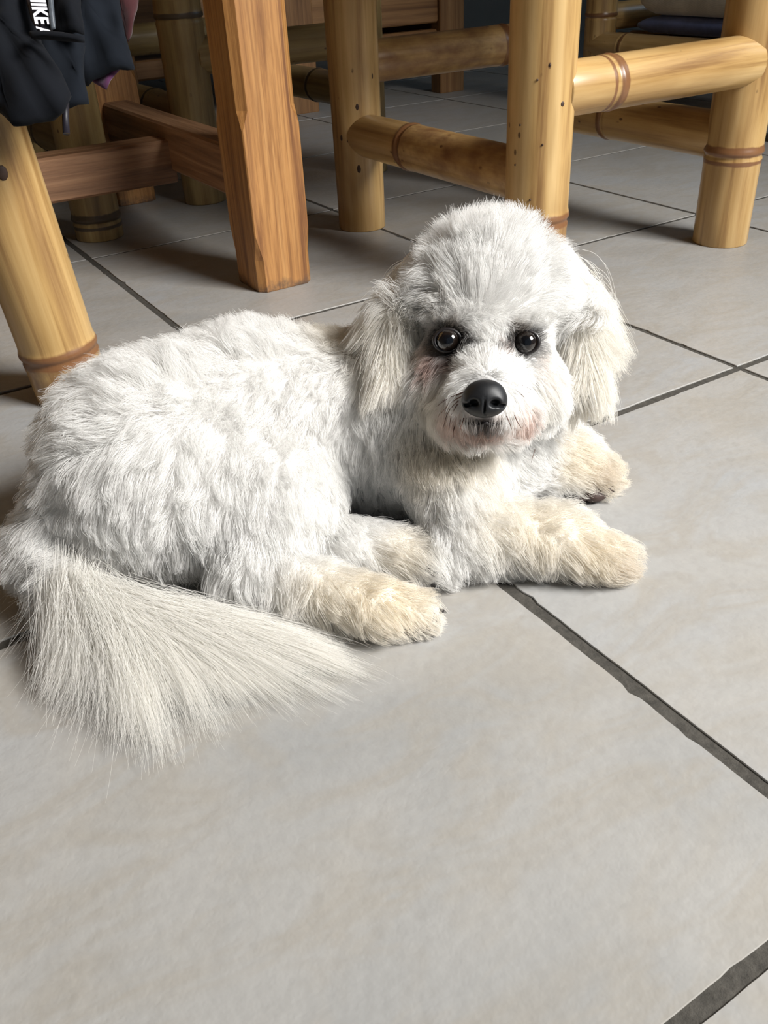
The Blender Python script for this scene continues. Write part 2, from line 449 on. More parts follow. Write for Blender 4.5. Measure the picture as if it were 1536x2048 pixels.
# chair whose near leg stands behind the dog's head
ch2 = bamboo_chair(0.965, 1.725, 'honey bamboo chair with thick rails behind the head of the dog', M_BAM,
    [[(0.235, 2)], [(0.295, 1)], [(0.98, 0)], [(0.4, 0)]],
    [[(0.185, 1)], [(0.63, 2)], [(0.6, 2)], [(0.52, 0)]], seed=1)
# chair at the left edge carrying the jacket
ch1 = bamboo_chair(-1.20, 1.88, 'golden bamboo chair at left edge with jacket hung over it', M_BAM,
    [[(0.5, 0)], [(0.13, 2)], [(0.4, 0)], [(0.1, 2)]], [[(0.3, 0)], [(0.3, 0)], [(0.4, 0)], [(0.4, 0)]], seed=2, lean=-0.085, off=0.012)
# chair tucked under the table, beyond the cross beam
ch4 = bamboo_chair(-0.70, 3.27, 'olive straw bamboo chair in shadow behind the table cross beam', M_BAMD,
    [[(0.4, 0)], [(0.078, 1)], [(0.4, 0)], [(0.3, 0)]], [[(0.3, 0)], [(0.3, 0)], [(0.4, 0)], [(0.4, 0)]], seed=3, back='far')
# chair in the shade between the wooden table leg and the cabinet
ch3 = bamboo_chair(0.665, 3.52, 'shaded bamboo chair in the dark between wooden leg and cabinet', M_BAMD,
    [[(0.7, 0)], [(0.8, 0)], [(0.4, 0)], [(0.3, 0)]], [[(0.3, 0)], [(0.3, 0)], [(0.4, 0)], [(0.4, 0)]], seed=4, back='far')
# rack with the folded cloths, far right
def on_leg(px, py, cx, cy, r):
    """where the sight line meets a standing culm (tiles)"""
    o = CAM_P/T; d = ray(px, py); ox, oy = o[0]-cx, o[1]-cy
    A = d[0]**2+d[1]**2; B = ox*d[0]+oy*d[1]; C = ox*ox+oy*oy-r*r
    t = (-B-math.sqrt(max(0, B*B-A*C)))/A
    return o+d*t
def knots(chair, k, spots, lean=0.0):
    legs = [c for c in chair.children if c.name.split('.')[0] == 'leg']
    lg = legs[k]; me = lg.data
    x = np.array([v.co for v in me.vertices])/T; bx, by = chair.location.x/T, chair.location.y/T
    lo = x[x[:, 2] < .01].mean(0)
    for px, py, w, h in spots:
        p = on_leg(px, py, lo[0]+bx, lo[1]+by, .0885)
        p = on_leg(px, py, lo[0]+bx+lean*p[2], lo[1]+by, .0885)
        n = np.array([p[0]-bx-lo[0]-lean*p[2], p[1]-by-lo[1], 0]); n /= np.linalg.norm(n)
        blob('knot', lg, (p-np.array([bx, by, 0]))*T, .001, M_CEMENT, (w, h, .9), [np.cross([0, 0, 1.], n), [0, 0, 1.], n], (6, 10))
knots(ch2, 2, [(714,214,3.2,6),(744,152,2.4,7),(718,338,3.2,6.5),(683,276,2.4,5),(696,282,2,2.4)])
knots(ch2, 0, [(1125,208,3.0,3.4),(1040,250,1.2,1.5),(1075,160,1.2,1.5),(1085,290,1.2,1.5),(1060,400,1.5,1.5),(1030,330,1.3,1.4),(1100,130,1.2,1.6)])
knots(ch1, 1, [(5,346,5,7)], -0.085)

# ------------------------------------------------------------------ wooden table
def build_table():
    bx, by = 0.412, 2.345
    t = empty('wooden_table', (bx*T, by*T, 0), 'brown wooden table with chamfered square leg and cross beam', 'table')
    Wd = 0.184
    D1 = 1.42; W1 = -2.45; H = 1.62
    def chf(s):
        if s < 0.10: return 0.020
        if s < 0.175: return 0.020 - 0.017*(s-0.10)/0.075
        if s < 0.475: return 0.003
        if s < 0.525: return 0.003 + 0.021*(s-0.475)/0.05
        return 0.024
    stn = [0, 0.004, 0.05, 0.10, 0.12, 0.14, 0.155, 0.165, 0.175, 0.3, 0.475, 0.482, 0.49, 0.505, 0.525, 0.7, 0.9, 1.2, H-0.004, H]
    for (dx, dy) in ((0, 0), (0, D1), (W1, 0), (W1, D1)):
        beam('leg', t, (dx, dy, 0), (dx, dy, H), Wd, Wd, M_WOOD, chamfer=chf, rot_up=(0, 1, 0), wear=1.0, stations=stn)
    for dx in (0, W1):
        beam('side_stretcher', t, (dx-0.01, 0.07, 0.33), (dx-0.01, D1-0.07, 0.33), 0.11, 0.155, M_WOODG, rot_up=(0, 0, 1))
        beam('apron', t, (dx, 0.07, 1.5), (dx, D1-0.07, 1.5), 0.06, 0.2, M_WOOD, rot_up=(0, 0, 1))
    beam('cross_beam', t, (W1+0.04, 0.685, 0.285), (-0.05, 0.685, 0.285), 0.13, 0.145, M_WOODG, rot_up=(0, 0, 1))
    for dy in (0, D1):
        beam('apron', t, (W1+0.07, dy, 1.5), (-0.07, dy, 1.5), 0.06, 0.2, M_WOOD, rot_up=(0, 0, 1))
    for q in range(7):
        yy = -0.22 + 0.27*q
        beam('top_plank', t, (W1-0.25, yy+0.11, H+0.035), (0.25, yy+0.11, H+0.035), 0.262, 0.07, M_WOOD, rot_up=(0, 0, 1))
    return t
build_table()

# ------------------------------------------------------------------ cabinet far behind
def build_cabinet():
    c = empty('wooden_cabinet', (3.22*T, 5.28*T, 0), 'dark panelled wooden cabinet on square feet far behind the chairs', 'cabinet')
    L = 3.6; H = 1.9; dp = 0.9
    for dx in (0, -1.15, -2.3, -L+0.0):
        beam('post', c, (dx, 0, 0), (dx, 0, H), 0.2, 0.12, M_CAB, rot_up=(0, 1, 0))
        beam('post', c, (dx, dp, 0), (dx, dp, H), 0.2, 0.12, M_CAB, rot_up=(0, 1, 0))
    for k in range(3):
        x1 = -1.15*k - 0.10; x0 = x1 - 0.95 if k < 2 else -L+0.10
        beam('bottom_rail', c, (x0, 0.02, 0.34), (x1, 0.02, 0.34), 0.07, 0.10, M_CAB, rot_up=(0, 0, 1))
        beam('door', c, (x0+0.005, -0.01, 1.1), (x1-0.005, -0.01, 1.1), 0.05, 1.34, M_CAB, rot_up=(0, 0, 1))
    beam('side_panel', c, (0.03, 0.06, 1.05), (0.03, dp-0.06, 1.05), 0.05, 1.6, M_CAB, rot_up=(0, 0, 1))
    beam('bottom_board', c, (-L, dp/2, 0.31), (0, dp/2, 0.31), dp, 0.05, M_CAB, rot_up=(0, 0, 1))
    beam('top_board', c, (-L-0.15, dp/2, H+0.04), (0.15, dp/2, H+0.04), dp+0.3, 0.08, M_CAB, rot_up=(0, 0, 1))
build_cabinet()

# ------------------------------------------------------------------ bamboo rack with folded cloth at upper right
def build_rack():
    x, y = 3.33, 3.95
    r = empty('bamboo_rack', (x*T, y*T, 0), 'bamboo rack with a low shelf holding folded cloths at upper right', 'rack')
    zr = 0.345
    W, Dn = 1.1, -1.35
    for q, (dx, dy) in enumerate(((0, 0), (W, 0), (0, Dn), (W, Dn))):
        bamboo('leg', r, (dx, dy, 0), (dx, dy, 1.55), 0.088, 0.09, [(0.5, 0)], M_BAM, 70+q)
    for q, dx in enumerate((0, W)):
        bamboo('rail', r, (dx-0.02, 0.02, zr), (dx-0.02, Dn-0.02, zr), 0.072, 0.072, [(0.26, 0), (0.9, 0)], M_BAM, 80+q)
    for q, dy in enumerate((0, Dn)):
        bamboo('rail', r, (0.03, dy, zr+0.14), (W-0.03, dy, zr+0.14), 0.07, 0.07, [(0.4, 0)], M_BAM, 84+q)
    for q in range(9):
        xx = 0.10 + 0.9*q/8
        bamboo('shelf_slat', r, (xx, 0.06, zr+0.01), (xx, Dn-0.06, zr+0.01), 0.04, 0.04, [(0.4, 0)], M_BAM, 90+q, seg=12)
    for q, dx in enumerate((0, W)):
        bamboo('top_rail', r, (dx, 0.1, 1.55), (dx, Dn-0.1, 1.55), 0.07, 0.07, [(0.5, 0)], M_BAM, 110+q, seg=20)
    return r
build_rack()


# ------------------------------------------------------------------ the dog
def lerp(a, b, t): return a + (b-a)*t
class Sdf:
    """smooth union of round cones and ellipsoids, polygonised with surface nets (metres)"""
    def __init__(s): s.p = []
    def cone(s, a, b, ra, rb, k=0.02): s.p.append(('c', np.array(a), np.array(b), ra*T, rb*T, k*T))
    def ell(s, c, ax, r, k=0.02): s.p.append(('e', np.array(c), np.array(ax), np.array(r)*T, None, k*T))
    def cut(s, c, ax, r, k=0.01): s.p.append(('x', np.array(c), np.array(ax), np.array(r)*T, None, k*T))
    def value(s, P):
        F = None
        for typ, a, b, ra, rb, k in s.p:
            if typ == 'c':
                ab = b-a; q = P-a
                t = np.clip((q@ab)/max(ab@ab, 1e-12), 0, 1)
                d = np.linalg.norm(q - t[..., None]*ab, axis=-1) - (ra + (rb-ra)*t)
            else:
                q = (P-a)@b.T
                k0 = np.linalg.norm(q/ra, axis=-1); k1 = np.linalg.norm(q/(ra*ra), axis=-1)
                d = k0*(k0-1)/np.maximum(k1, 1e-9)
            if typ == 'x':
                d = -d
                h = np.maximum(k-np.abs(F-d), 0)/k
                F = np.maximum(F, d) + h*h*k*0.25
            elif F is None: F = d
            else:
                h = np.maximum(k-np.abs(F-d), 0)/k
                F = np.minimum(F, d) - h*h*k*0.25
        return F
    def mesh(s, lo, hi, h, floor=None):
        n = [int(math.ceil((hi[i]-lo[i])/h))+1 for i in range(3)]
        gx, gy, gz = [lo[i] + h*np.arange(n[i]) for i in range(3)]
        F = np.empty(n, dtype=np.float32)
        for i in range(n[0]):
            P = np.stack(np.broadcast_arrays(gx[i], gy[:, None], gz[None, :]), -1)
            v = s.value(P)
            if floor is not None: v = np.maximum(v, floor - P[..., 2])
            F[i] = v
        c = [m-1 for m in n]
        acc = np.zeros((*c, 3), np.float32); cnt = np.zeros(c, np.float32)
        corners = [(0,0,0),(1,0,0),(0,1,0),(1,1,0),(0,0,1),(1,0,1),(0,1,1),(1,1,1)]
        def sl(o): return F[o[0]:o[0]+c[0], o[1]:o[1]+c[1], o[2]:o[2]+c[2]]
        for a in range(8):
            for b in range(a+1, 8):
                A, B = corners[a], corners[b]
                if sum(abs(A[i]-B[i]) for i in range(3)) != 1: continue
                fa, fb = sl(A), sl(B); x = (fa < 0) != (fb < 0)
                t = np.where(x, fa/np.where(x, fa-fb, 1), 0)
                for i in range(3): acc[..., i] += np.where(x, A[i] + t*(B[i]-A[i]), 0)
                cnt += x
        act = cnt > 0
        idx = -np.ones(c, np.int64); idx[act] = np.arange(act.sum())
        cell = np.argwhere(act)
        V = (cell + acc[act]/cnt[act][:, None])*h + np.array(lo)
        S = F < 0; faces = []
        for ax in range(3):
            o = [1 if i == ax else 0 for i in range(3)]
            s0 = S[:n[0]-o[0], :n[1]-o[1], :n[2]-o[2]]; s1 = S[o[0]:, o[1]:, o[2]:]
            e = np.argwhere(s0 != s1)
            u, w = (ax+1) % 3, (ax+2) % 3
            e = e[(e[:, u] > 0) & (e[:, w] > 0) & (e[:, u] < c[u]) & (e[:, w] < c[w])]
            eu = np.eye(3, dtype=int)[u]; ew = np.eye(3, dtype=int)[w]
            q = np.stack([idx[tuple((e-eu-ew).T)], idx[tuple((e-ew).T)], idx[tuple(e.T)], idx[tuple((e-eu).T)]], 1)
            ins = s0[tuple(e.T)]
            q[~ins] = q[~ins][:, ::-1]
            faces.append(q)
        return V, np.vstack(faces)

# --- head frame
HV = ray(978, 640); HV = HV/np.linalg.norm(HV)
HR = CAM_R - HV*(CAM_R@HV); HR /= np.linalg.norm(HR)
HU = -CAM_D + HV*(CAM_D@HV); HU /= np.linalg.norm(HU)
HW = -HV
DH = -.085; HS = .95
def hat(px, py, D): return at(px, py, D+DH)
HO = hat(978, 645, 1.60)
HAX = np.array([HR, HU, HW])
EYE_L, EYE_R = hat(895, 681, 1.500), hat(1051, 684, 1.500)
NOSE = hat(969, 796, 1.405)

dog = empty('dog', atz(520, 1000, 0.0), 'small fluffy white dog lying curled on the tile floor, facing camera', 'dog')
DOG_O = np.array(dog.location)

S = Sdf()
# trunk
S.cone(atz(300, 920, .185), atz(520, 848, .175), .158, .150, .05)
S.cone(atz(520, 848, .175), atz(790, 845, .165), .150, .146, .06)
# chest and shoulder
S.cone(atz(820, 850, .155), atz(960, 905, .115), .135, .10, .06)
# hind leg nearest the viewer: thigh, shin, long foot
S.cone(atz(300, 965, .155), atz(555, 1000, .125), .142, .100, .05)
S.cone(atz(555, 1010, .12), atz(510, 1120, .07), .09, .062, .04)
S.cone(atz(500, 1142, .056), atz(760, 1218, .040), .053, .038, .03)
S.cone(atz(760, 1218, .040), atz(832, 1224, .032), .039, .029, .015)
# other hind foot
S.cone(atz(690, 1085, .065), atz(872, 1122, .046), .044, .031, .014)
# front leg nearest the viewer
S.cone(atz(900, 950, .14), atz(945, 1060, .070), .078, .058, .04)
S.cone(atz(945, 1065, .066), atz(1110, 1080, .056), .060, .050, .03)
S.cone(atz(1110, 1080, .056), atz(1218, 1118, .036), .050, .034, .02)
# far front leg
S.cone(atz(1030, 880, .12), atz(1120, 915, .07), .080, .056, .04)
S.cone(atz(1120, 915, .07), atz(1200, 950, .036), .056, .034, .02)
# tail
S.cone(atz(150, 1020, .14), atz(95, 1095, .09), .06, .045, .03)
S.cone(atz(95, 1095, .09), atz(150, 1195, .055), .045, .036, .03)
S.cone(atz(150, 1195, .055), atz(290, 1250, .034), .036, .024, .02)
S.cone(atz(290, 1250, .034), atz(500, 1300, .022), .024, .012, .02)
# neck, skull, brow, muzzle, cheeks, jaw
S.cone(atz(850, 835, .20), hat(965, 670, 1.68), .115, .10, .05)
S.ell(HO + HU*.028*T, HAX, (.117, .118, .110), .04)
S.ell(hat(975, 628, 1.52), HAX, (.082, .028, .028), .04)
S.cone(hat(973, 735, 1.52), hat(969, 805, 1.435), .058, .038, .033)
S.cone(hat(940, 812, 1.47), hat(915, 830, 1.49), .032, .030, .03)
S.cone(hat(1000, 812, 1.47), hat(1028, 830, 1.49), .032, .030, .03)
S.ell(hat(885, 765, 1.56), HAX, (.052, .066, .054), .04)
S.ell(hat(1062, 768, 1.56), HAX, (.050, .066, .054), .04)
S.ell(hat(968, 842, 1.475), HAX, (.050, .024, .036), .025)
# ears: flat leathers hanging from the sides of the skull
EARS = [[hat(836, 535, 1.65), hat(790, 640, 1.60), hat(779, 765, 1.57)], [hat(1118, 520, 1.66), hat(1164, 635, 1.615), hat(1172, 760, 1.59)]]
for E3 in EARS:
    for a, b, ra, rb in ((E3[0], E3[1], .030, .034), (E3[1], E3[2], .034, .028)):
        S.cone(a, b, ra, rb, .022)
# eye sockets
for e in (EYE_L, EYE_R): S.cut(e + HW*.008*T, HAX, (.026, .024, .03), .012)

pts = np.array([p[1] for p in S.p])
LO = np.array([pts[:, 0].min(), pts[:, 1].min(), 0]) - .19*T; LO[2] = -0.006
HI = pts.max(0) + .19*T
BV, BF = S.mesh(LO, HI, 0.0042, floor=0.0012)
print('body verts', len(BV))
bvh = BVHTree.FromPolygons([Vector(v) for v in BV], [tuple(f) for f in BF])
BVN = np.zeros_like(BV)
fn = np.cross(BV[BF[:, 2]]-BV[BF[:, 0]], BV[BF[:, 3]]-BV[BF[:, 1]])
for i in range(4): np.add.at(BVN, BF[:, i], fn)
BVN /= np.linalg.norm(BVN, axis=1, keepdims=True)+1e-12
def hit(px, py):
    d = Vector(ray(px, py)).normalized()
    r = bvh.ray_cast(Vector(CAM_P), d)
    if r[0] is None:
        n = bvh.find_nearest(Vector(at(px, py, 1.6))); return np.array(n[0])
    return np.array(r[0])

WHITE = np.array([.946, .938, .922]); CREAM = np.array([.88, .79, .63]); RUST = np.array([.30, .11, .055])
PINK = np.array([.84, .66, .57]); DARK = np.array([.022, .015, .014]); UMB = np.array([.42, .30, .19])
TINTS = []
for px, py, r, c, s in [
    (1225,1120,.10,CREAM,.55),(1130,1070,.11,CREAM,.42),(1020,1040,.10,CREAM,.32),(1215,950,.10,CREAM,.55),(1140,910,.08,CREAM,.55),
    (800,1200,.10,CREAM,.60),(700,1190,.10,CREAM,.45),(600,1180,.08,CREAM,.2),(800,1100,.07,CREAM,.35),(700,640,.11,CREAM,.55),(760,700,.10,CREAM,.5),
    (860,900,.09,CREAM,.45),(950,900,.08,CREAM,.30),(1250,1130,.05,UMB,.25),(1245,955,.05,UMB,.25),
    (880,800,.06,CREAM,.35),(1080,800,.05,CREAM,.15),
    (864,728,.034,RUST,.70),(905,725,.026,RUST,.65),(1012,700,.020,RUST,.5),(860,690,.045,PINK,.5),(1098,735,.045,PINK,.18),
    (905,842,.045,PINK,.7),(1045,840,.045,PINK,.6),(968,862,.05,PINK,.75),(1058,842,.028,RUST,.45),(930,862,.03,RUST,.3),(985,868,.03,RUST,.25),
    (895,681,.044,DARK,1.0),(920,690,.030,DARK,.95),(1051,684,.040,DARK,1.0),(1022,680,.032,DARK,.85),(905,655,.022,UMB,.35),(1030,658,.022,UMB,.35),
    (969,772,.040,DARK,.75),(970,845,.026,DARK,.9),(945,846,.016,DARK,.6),(1000,846,.016,DARK,.6)]:
    TINTS.append((hit(px, py), r*T, c, s))
for c0, r, col, s in ((EYE_L-HU*.004*T+HW*.012*T, .044, DARK, 1.0), (EYE_L+HR*.018*T-HU*.006*T+HW*.012*T, .034, DARK, .95), (EYE_R-HU*.003*T+HW*.012*T, .042, DARK, 1.0), (EYE_R-HR*.020*T-HU*.002*T+HW*.012*T, .034, DARK, .85)):
    TINTS.append((c0, r*T, col, s))
def tint(P, base):
    C = np.tile(base, (len(P), 1))
    for c, r, col, s in TINTS:
        d = np.linalg.norm(P-c, axis=1)/r
        w = np.clip(1.25-d*1.25, 0, 1); w = w*w*(3-2*w)*s
        C = C*(1-w[:, None]) + col*w[:, None]
    return C

def mat_skin():
    M = Mat('dog_skin')
    a = M.attr('tint'); M.l(a.outputs['Color'], M.b.inputs['Base Color']); M.set(Roughness=0.8, Specular_IOR_Level=0.1)
    g = M.node('ShaderNodeNewGeometry'); n = M.noise(g.outputs['Position'], 220, 4, .6); M.bump(n.outputs[0], .5, .003)
    return M.m
def mat_hair():
    M = Mat('dog_hair')
    a = M.attr('tint')
    M.n.remove(M.b)
    d = M.node('ShaderNodeBsdfDiffuse'); t = M.node('ShaderNodeBsdfTranslucent'); h = M.node('ShaderNodeBsdfHair')
    h.component = 'Reflection'; h.inputs['RoughnessU'].default_value = 0.35; h.inputs['RoughnessV'].default_value = 0.9
    h.inputs['Color'].default_value = (1, 1, 1, 1)
    M.l(a.outputs['Color'], d.inputs['Color']); M.l(a.outputs['Color'], t.inputs['Color'])
    m1 = M.node('ShaderNodeMixShader'); m1.inputs[0].default_value = 0.42; M.l(d.outputs[0], m1.inputs[1]); M.l(t.outputs[0], m1.inputs[2])
    m2 = M.node('ShaderNodeMixShader'); m2.inputs[0].default_value = 0.05; M.l(m1.outputs[0], m2.inputs[1]); M.l(h.outputs[0], m2.inputs[2])
    M.l(m2.outputs[0], M.out.inputs['Surface'])
    return M.m
M_SKIN = mat_skin(); M_HAIR = mat_hair()
skin = tint(BV, np.array([.90, .885, .87]))
body = mesh_obj('body', BV-DOG_O, BF, M_SKIN, dog, None, True, {'tint': ('FLOAT_COLOR', np.c_[skin, np.ones(len(BV))])})

# --- hair
def guide_dir(dx, dy, dw): v = CAM_R*dx - CAM_D*dy - CAM_F*dw; return v/np.linalg.norm(v)
GUIDES = [  # pixel, flow (right, up, to viewer), length, lift
 (500,680,-.8,.1,0,.060,.75),(650,660,-.7,-.1,0,.05,.7),(330,740,-.8,.2,0,.065,.75),(200,820,-.9,-.1,0,.065,.7),(110,940,-.7,-.6,0,.065,.6),
 (300,880,-.5,-.6,.1,.062,.65),(450,850,-.3,-.7,.2,.058,.7),(600,800,-.3,-.8,.1,.05,.65),(700,780,-.2,-1,0,.042,.5),(730,920,0,-1,0,.045,.4),
 (400,1000,0,-1,.2,.062,.6),(250,1050,.2,-1,.1,.062,.5),(80,1100,-.8,-.5,.1,.07,.45),(100,1170,-.8,-.7,.1,.075,.4),(150,1190,-.3,-.9,.2,.07,.35),(560,1000,.2,-1,.2,.055,.6),(500,1120,.1,-1,.1,.060,.45),(620,1150,.3,-1,.1,.052,.4),
 (740,1190,.9,-.4,.1,.036,.5),(840,1200,1,-.3,.2,.030,.5),(700,1255,.3,-1,.2,.045,.3),(800,1235,.5,-1,.1,.035,.3),(800,1100,1,.1,.1,.03,.5),(880,1000,.3,-.9,.1,.05,.6),
 (860,1100,.2,-1,.1,.055,.45),(1000,1030,.8,-.4,.2,.045,.6),(1000,1130,.3,-1,.1,.05,.35),(1150,1050,1,-.1,.2,.036,.6),(1220,1110,1,-.3,.2,.036,.5),
 (1120,1130,.3,-1,.1,.045,.35),(1120,920,.8,-.2,.2,.036,.6),(1210,940,1,-.3,.2,.036,.5),(950,930,.1,-1,.2,.05,.5),(800,880,0,-1,.1,.05,.45),
 (1080,880,.5,-.8,.2,.05,.5),(900,960,.2,-1,.1,.05,.5),
 (980,470,.05,1,.1,.066,.95),(880,510,-.6,.8,.1,.066,.9),(1080,500,.6,.8,.1,.066,.9),(850,580,-.9,.0,.2,.064,.8),(1100,570,.9,.0,.2,.060,.8),
 (930,560,-.5,.7,.2,.060,.55),(1030,560,.5,.7,.2,.060,.55),(975,560,0,.9,.2,.060,.55),(975,615,0,.7,.3,.045,.55),(920,605,-.4,.6,.3,.045,.55),(1035,605,.4,.6,.3,.045,.55),(895,632,-.1,-.5,.6,.042,.62),(1052,634,.1,-.5,.6,.042,.62),(972,640,0,-.4,.6,.034,.6),(935,640,-.05,-.5,.6,.036,.6),(1012,640,.05,-.5,.6,.036,.6),
 (970,695,0,.6,.3,.022,.45),(940,730,-.7,.3,.2,.022,.45),(1003,730,.7,.3,.2,.022,.45),(905,800,-.7,-.7,.1,.042,.45),(1045,800,.7,-.7,.1,.042,.45),
 (850,770,-.5,-.8,.1,.040,.5),(1100,770,.5,-.8,.1,.040,.5),(965,860,0,-1,.1,.018,.3),(910,845,-.4,-1,.1,.026,.3),(1040,845,.4,-1,.1,.026,.3),
 (860,705,-.6,-.5,.1,.018,.4),(1095,705,.6,-.5,.1,.018,.4),(945,825,-.4,-.9,.1,.024,.35),(995,825,.4,-.9,.1,.024,.35),(893,680,-.3,.3,.2,.010,.5),(1052,684,.3,.3,.2,.010,.5)]
GP = np.array([hit(g[0], g[1]) for g in GUIDES]); GD = np.array([guide_dir(*g[2:5]) for g in GUIDES])
GL = np.array([g[5]*(.78 if g[5] > .04 else 1) for g in GUIDES])*T; GLF = np.array([min(.95, g[6]*1.12) for g in GUIDES])
GS = np.array([.075 if (420 < g[1] < 890 and 830 < g[0] < 1130) is False else .032 for g in GUIDES])*T
def field(P):
    D = np.zeros((len(P), 3)); L = np.zeros(len(P)); F = np.zeros(len(P)); W = np.full(len(P), 1e-3)
    D += (guide_dir(-.6, -.3, -.2)*.8 + np.array([0, 0, -.4]))*1e-3; L += .052*T*1e-3; F += .65e-3
    for i in range(len(GP)):
        w = np.exp(-((P-GP[i])**2).sum(1)/GS[i]**2)
        D += w[:, None]*GD[i]; L += w*GL[i]; F += w*GLF[i]; W += w
    D /= np.linalg.norm(D, axis=1, keepdims=True)+1e-9
    return D, L/W, F/W

def sample(V, F, n, keep=None):
    tri = np.vstack([F[:, [0, 1, 2]], F[:, [0, 2, 3]]])
    a, b, c = V[tri[:, 0]], V[tri[:, 1]], V[tri[:, 2]]
    ar = np.linalg.norm(np.cross(b-a, c-a), axis=1)
    if keep is not None: ar = ar*keep(((a+b+c)/3))
    i = rng.choice(len(tri), n, p=ar/ar.sum())
    r1 = np.sqrt(rng.random(n)); r2 = rng.random(n)
    w = np.stack([1-r1, r1*(1-r2), r1*r2], 1)
    P = (V[tri[i]]*w[..., None]).sum(1)
    N = (BVN[tri[i]]*w[..., None]).sum(1); N /= np.linalg.norm(N, axis=1, keepdims=True)+1e-9
    return P, N

def grow(P, N, D, L, lift, K=6, bend=1.1, grav=0.25, wob=0.22, clump=0.6, csize=26, tipflat=None, coarse=0.5):
    """strands from roots P: leave along the skin normal, lean into the flow D, clump into locks"""
    n = len(P)
    Tn = D - N*(D*N).sum(1)[:, None]
    Tn /= np.linalg.norm(Tn, axis=1, keepdims=True)+1e-6
    jit = rng.normal(0, .22, (n, 3))
    L = L*np.clip(rng.normal(1, .16, n), .5, 1.5)
    X = np.empty((n, K, 3)); X[:, 0] = P; cur = P.copy()
    for k in range(1, K):
        t = (k-.5)/(K-1)
        d = N*(lift*(1-.55*t))[:, None] + Tn*((1-lift)*(.55+bend*t) + .12)[:, None] + jit*(.5+.5*t)
        d[:, 2] -= grav*t
        d /= np.linalg.norm(d, axis=1, keepdims=True)
        cur = cur + d*(L/(K-1))[:, None]; X[:, k] = cur
    def clumping(X, size, amount, wobble):
        g = rng.choice(n, max(2, n//size), replace=False)
        kd = kdtree.KDTree(len(g))
        for j, q in enumerate(P[g]): kd.insert(q, j)
        kd.balance()
        near = np.array([kd.find(q)[1] for q in P])
        gx = X[g].copy()
        if wobble:
            f = rng.uniform(.6, 1.3, len(g)); ph = rng.random(len(g))*6.28; ax = rng.normal(0, 1, (len(g), 3)); ax /= np.linalg.norm(ax, axis=1, keepdims=True)
            Lg = L[g]
            for k in range(K):
                t = k/(K-1)
                gx[:, k] += ax*(np.sin(6.28*f*t+ph)-np.sin(ph))[:, None]*(Lg*wobble*t)[:, None]
        off = (P - P[g][near])
        out = X.copy()
        for k in range(K):
            t = k/(K-1); w = amount*t**1.2
            out[:, k] = X[:, k]*(1-w) + (gx[near][:, k] + off*(1-t)*.8)*w
        return out
    X = clumping(X, csize*9, coarse, wob*.6)
    X = clumping(X, csize, clump, wob)
    X[..., 2] = np.maximum(X[..., 2], .0015)
    return X

def curves(name, X, C, r0, r1, parent=dog, mat=None):
    n, K = X.shape[:2]
    cu = bpy.data.hair_curves.new(name)
    cu.add_curves([K]*n)
    cu.attributes['position'].data.foreach_set('vector', (X-DOG_O).astype(np.float32).ravel())
    ra = cu.attributes.get('radius') or cu.attributes.new('radius', 'FLOAT', 'POINT')
    ra.data.foreach_set('value', np.tile(np.linspace(r0, r1, K), n).astype(np.float32))
    ca = cu.attributes.new('tint', 'FLOAT_COLOR', 'CURVE')
    ca.data.foreach_set('color', np.c_[C, np.ones(n)].astype(np.float32).ravel())
    cu.materials.append(mat or M_HAIR)
    o = link(name, cu, parent); o['kind'] = 'stuff'
    return o

def ear_dist(P):
    d = np.full(len(P), 9.)
    for E3 in EARS:
        for a, b in ((E3[0], E3[1]), (E3[1], E3[2])):
            ab = b-a; t = np.clip((P-a)@ab/(ab@ab), 0, 1)
            d = np.minimum(d, np.linalg.norm(P-a-t[:, None]*ab, axis=1))
    return d
def is_head(P):
    q = (P-HO)@HAX.T/T
    return (np.abs(q[:, 0]) < .19) & (q[:, 1] > -.245) & (q[:, 1] < .2) & (q[:, 2] > -.13)
def clear_face(X):
    """fur is trimmed clear of the eyes and the nose leather"""
    ok = np.ones(len(X), bool)
    for e, r in ((EYE_L, .0180), (EYE_R, .0180), (NOSE, .034)):
        q = (X-e)@HAX.T/T
        rr = np.hypot(q[..., 0], q[..., 1]*1.08)
        ok &= ~((rr < r) & (q[..., 2] > -.02)).any(1)
    return ok
def dens(c):
    d = np.ones(len(c)); d[c[:, 2] < .004] = 0
    view = (c - CAM_P); view /= np.linalg.norm(view, axis=1, keepdims=True)
    return d
NB = 190000
P, N = sample(BV, BF, NB, dens)
m = ear_dist(P) > .040*T
P, N = P[m], N[m]
D, L, F = field(P)
head = is_head(P)
tailm = np.zeros(len(P), bool)
tq = np.array([atz(150, 1195, .055), atz(290, 1250, .034), atz(500, 1300, .022)])
for a, b in zip(tq[:-1], tq[1:]):
    ab = b-a; t = np.clip((P-a)@ab/(ab@ab), 0, 1); tailm |= np.linalg.norm(P-a-t[:, None]*ab, axis=1) < .050*T
bm = ~head & ~tailm
Xb = grow(P[bm], N[bm], D[bm], L[bm], F[bm], wob=.28, csize=20, clump=.45, coarse=.36)
curves('body_fur', Xb, tint(P[bm], WHITE)*rng.uniform(.94, 1.03, (bm.sum(), 1)), .00015, .00005)
# head gets a denser coat
P2, N2 = sample(BV, BF, 92000, lambda c: is_head(c).astype(float))
m = ear_dist(P2) > .036*T
P2, N2 = P2[m], N2[m]
D2, L2, F2 = field(P2)
Xh = grow(P2, N2, D2, L2, F2, wob=.18, clump=.42, csize=16, coarse=.30, grav=.1)
ok = clear_face(Xh)
curves('head_fur', Xh[ok], (tint(P2, WHITE)*rng.uniform(.95, 1.03, (len(P2), 1)))[ok], .00014, .00005)
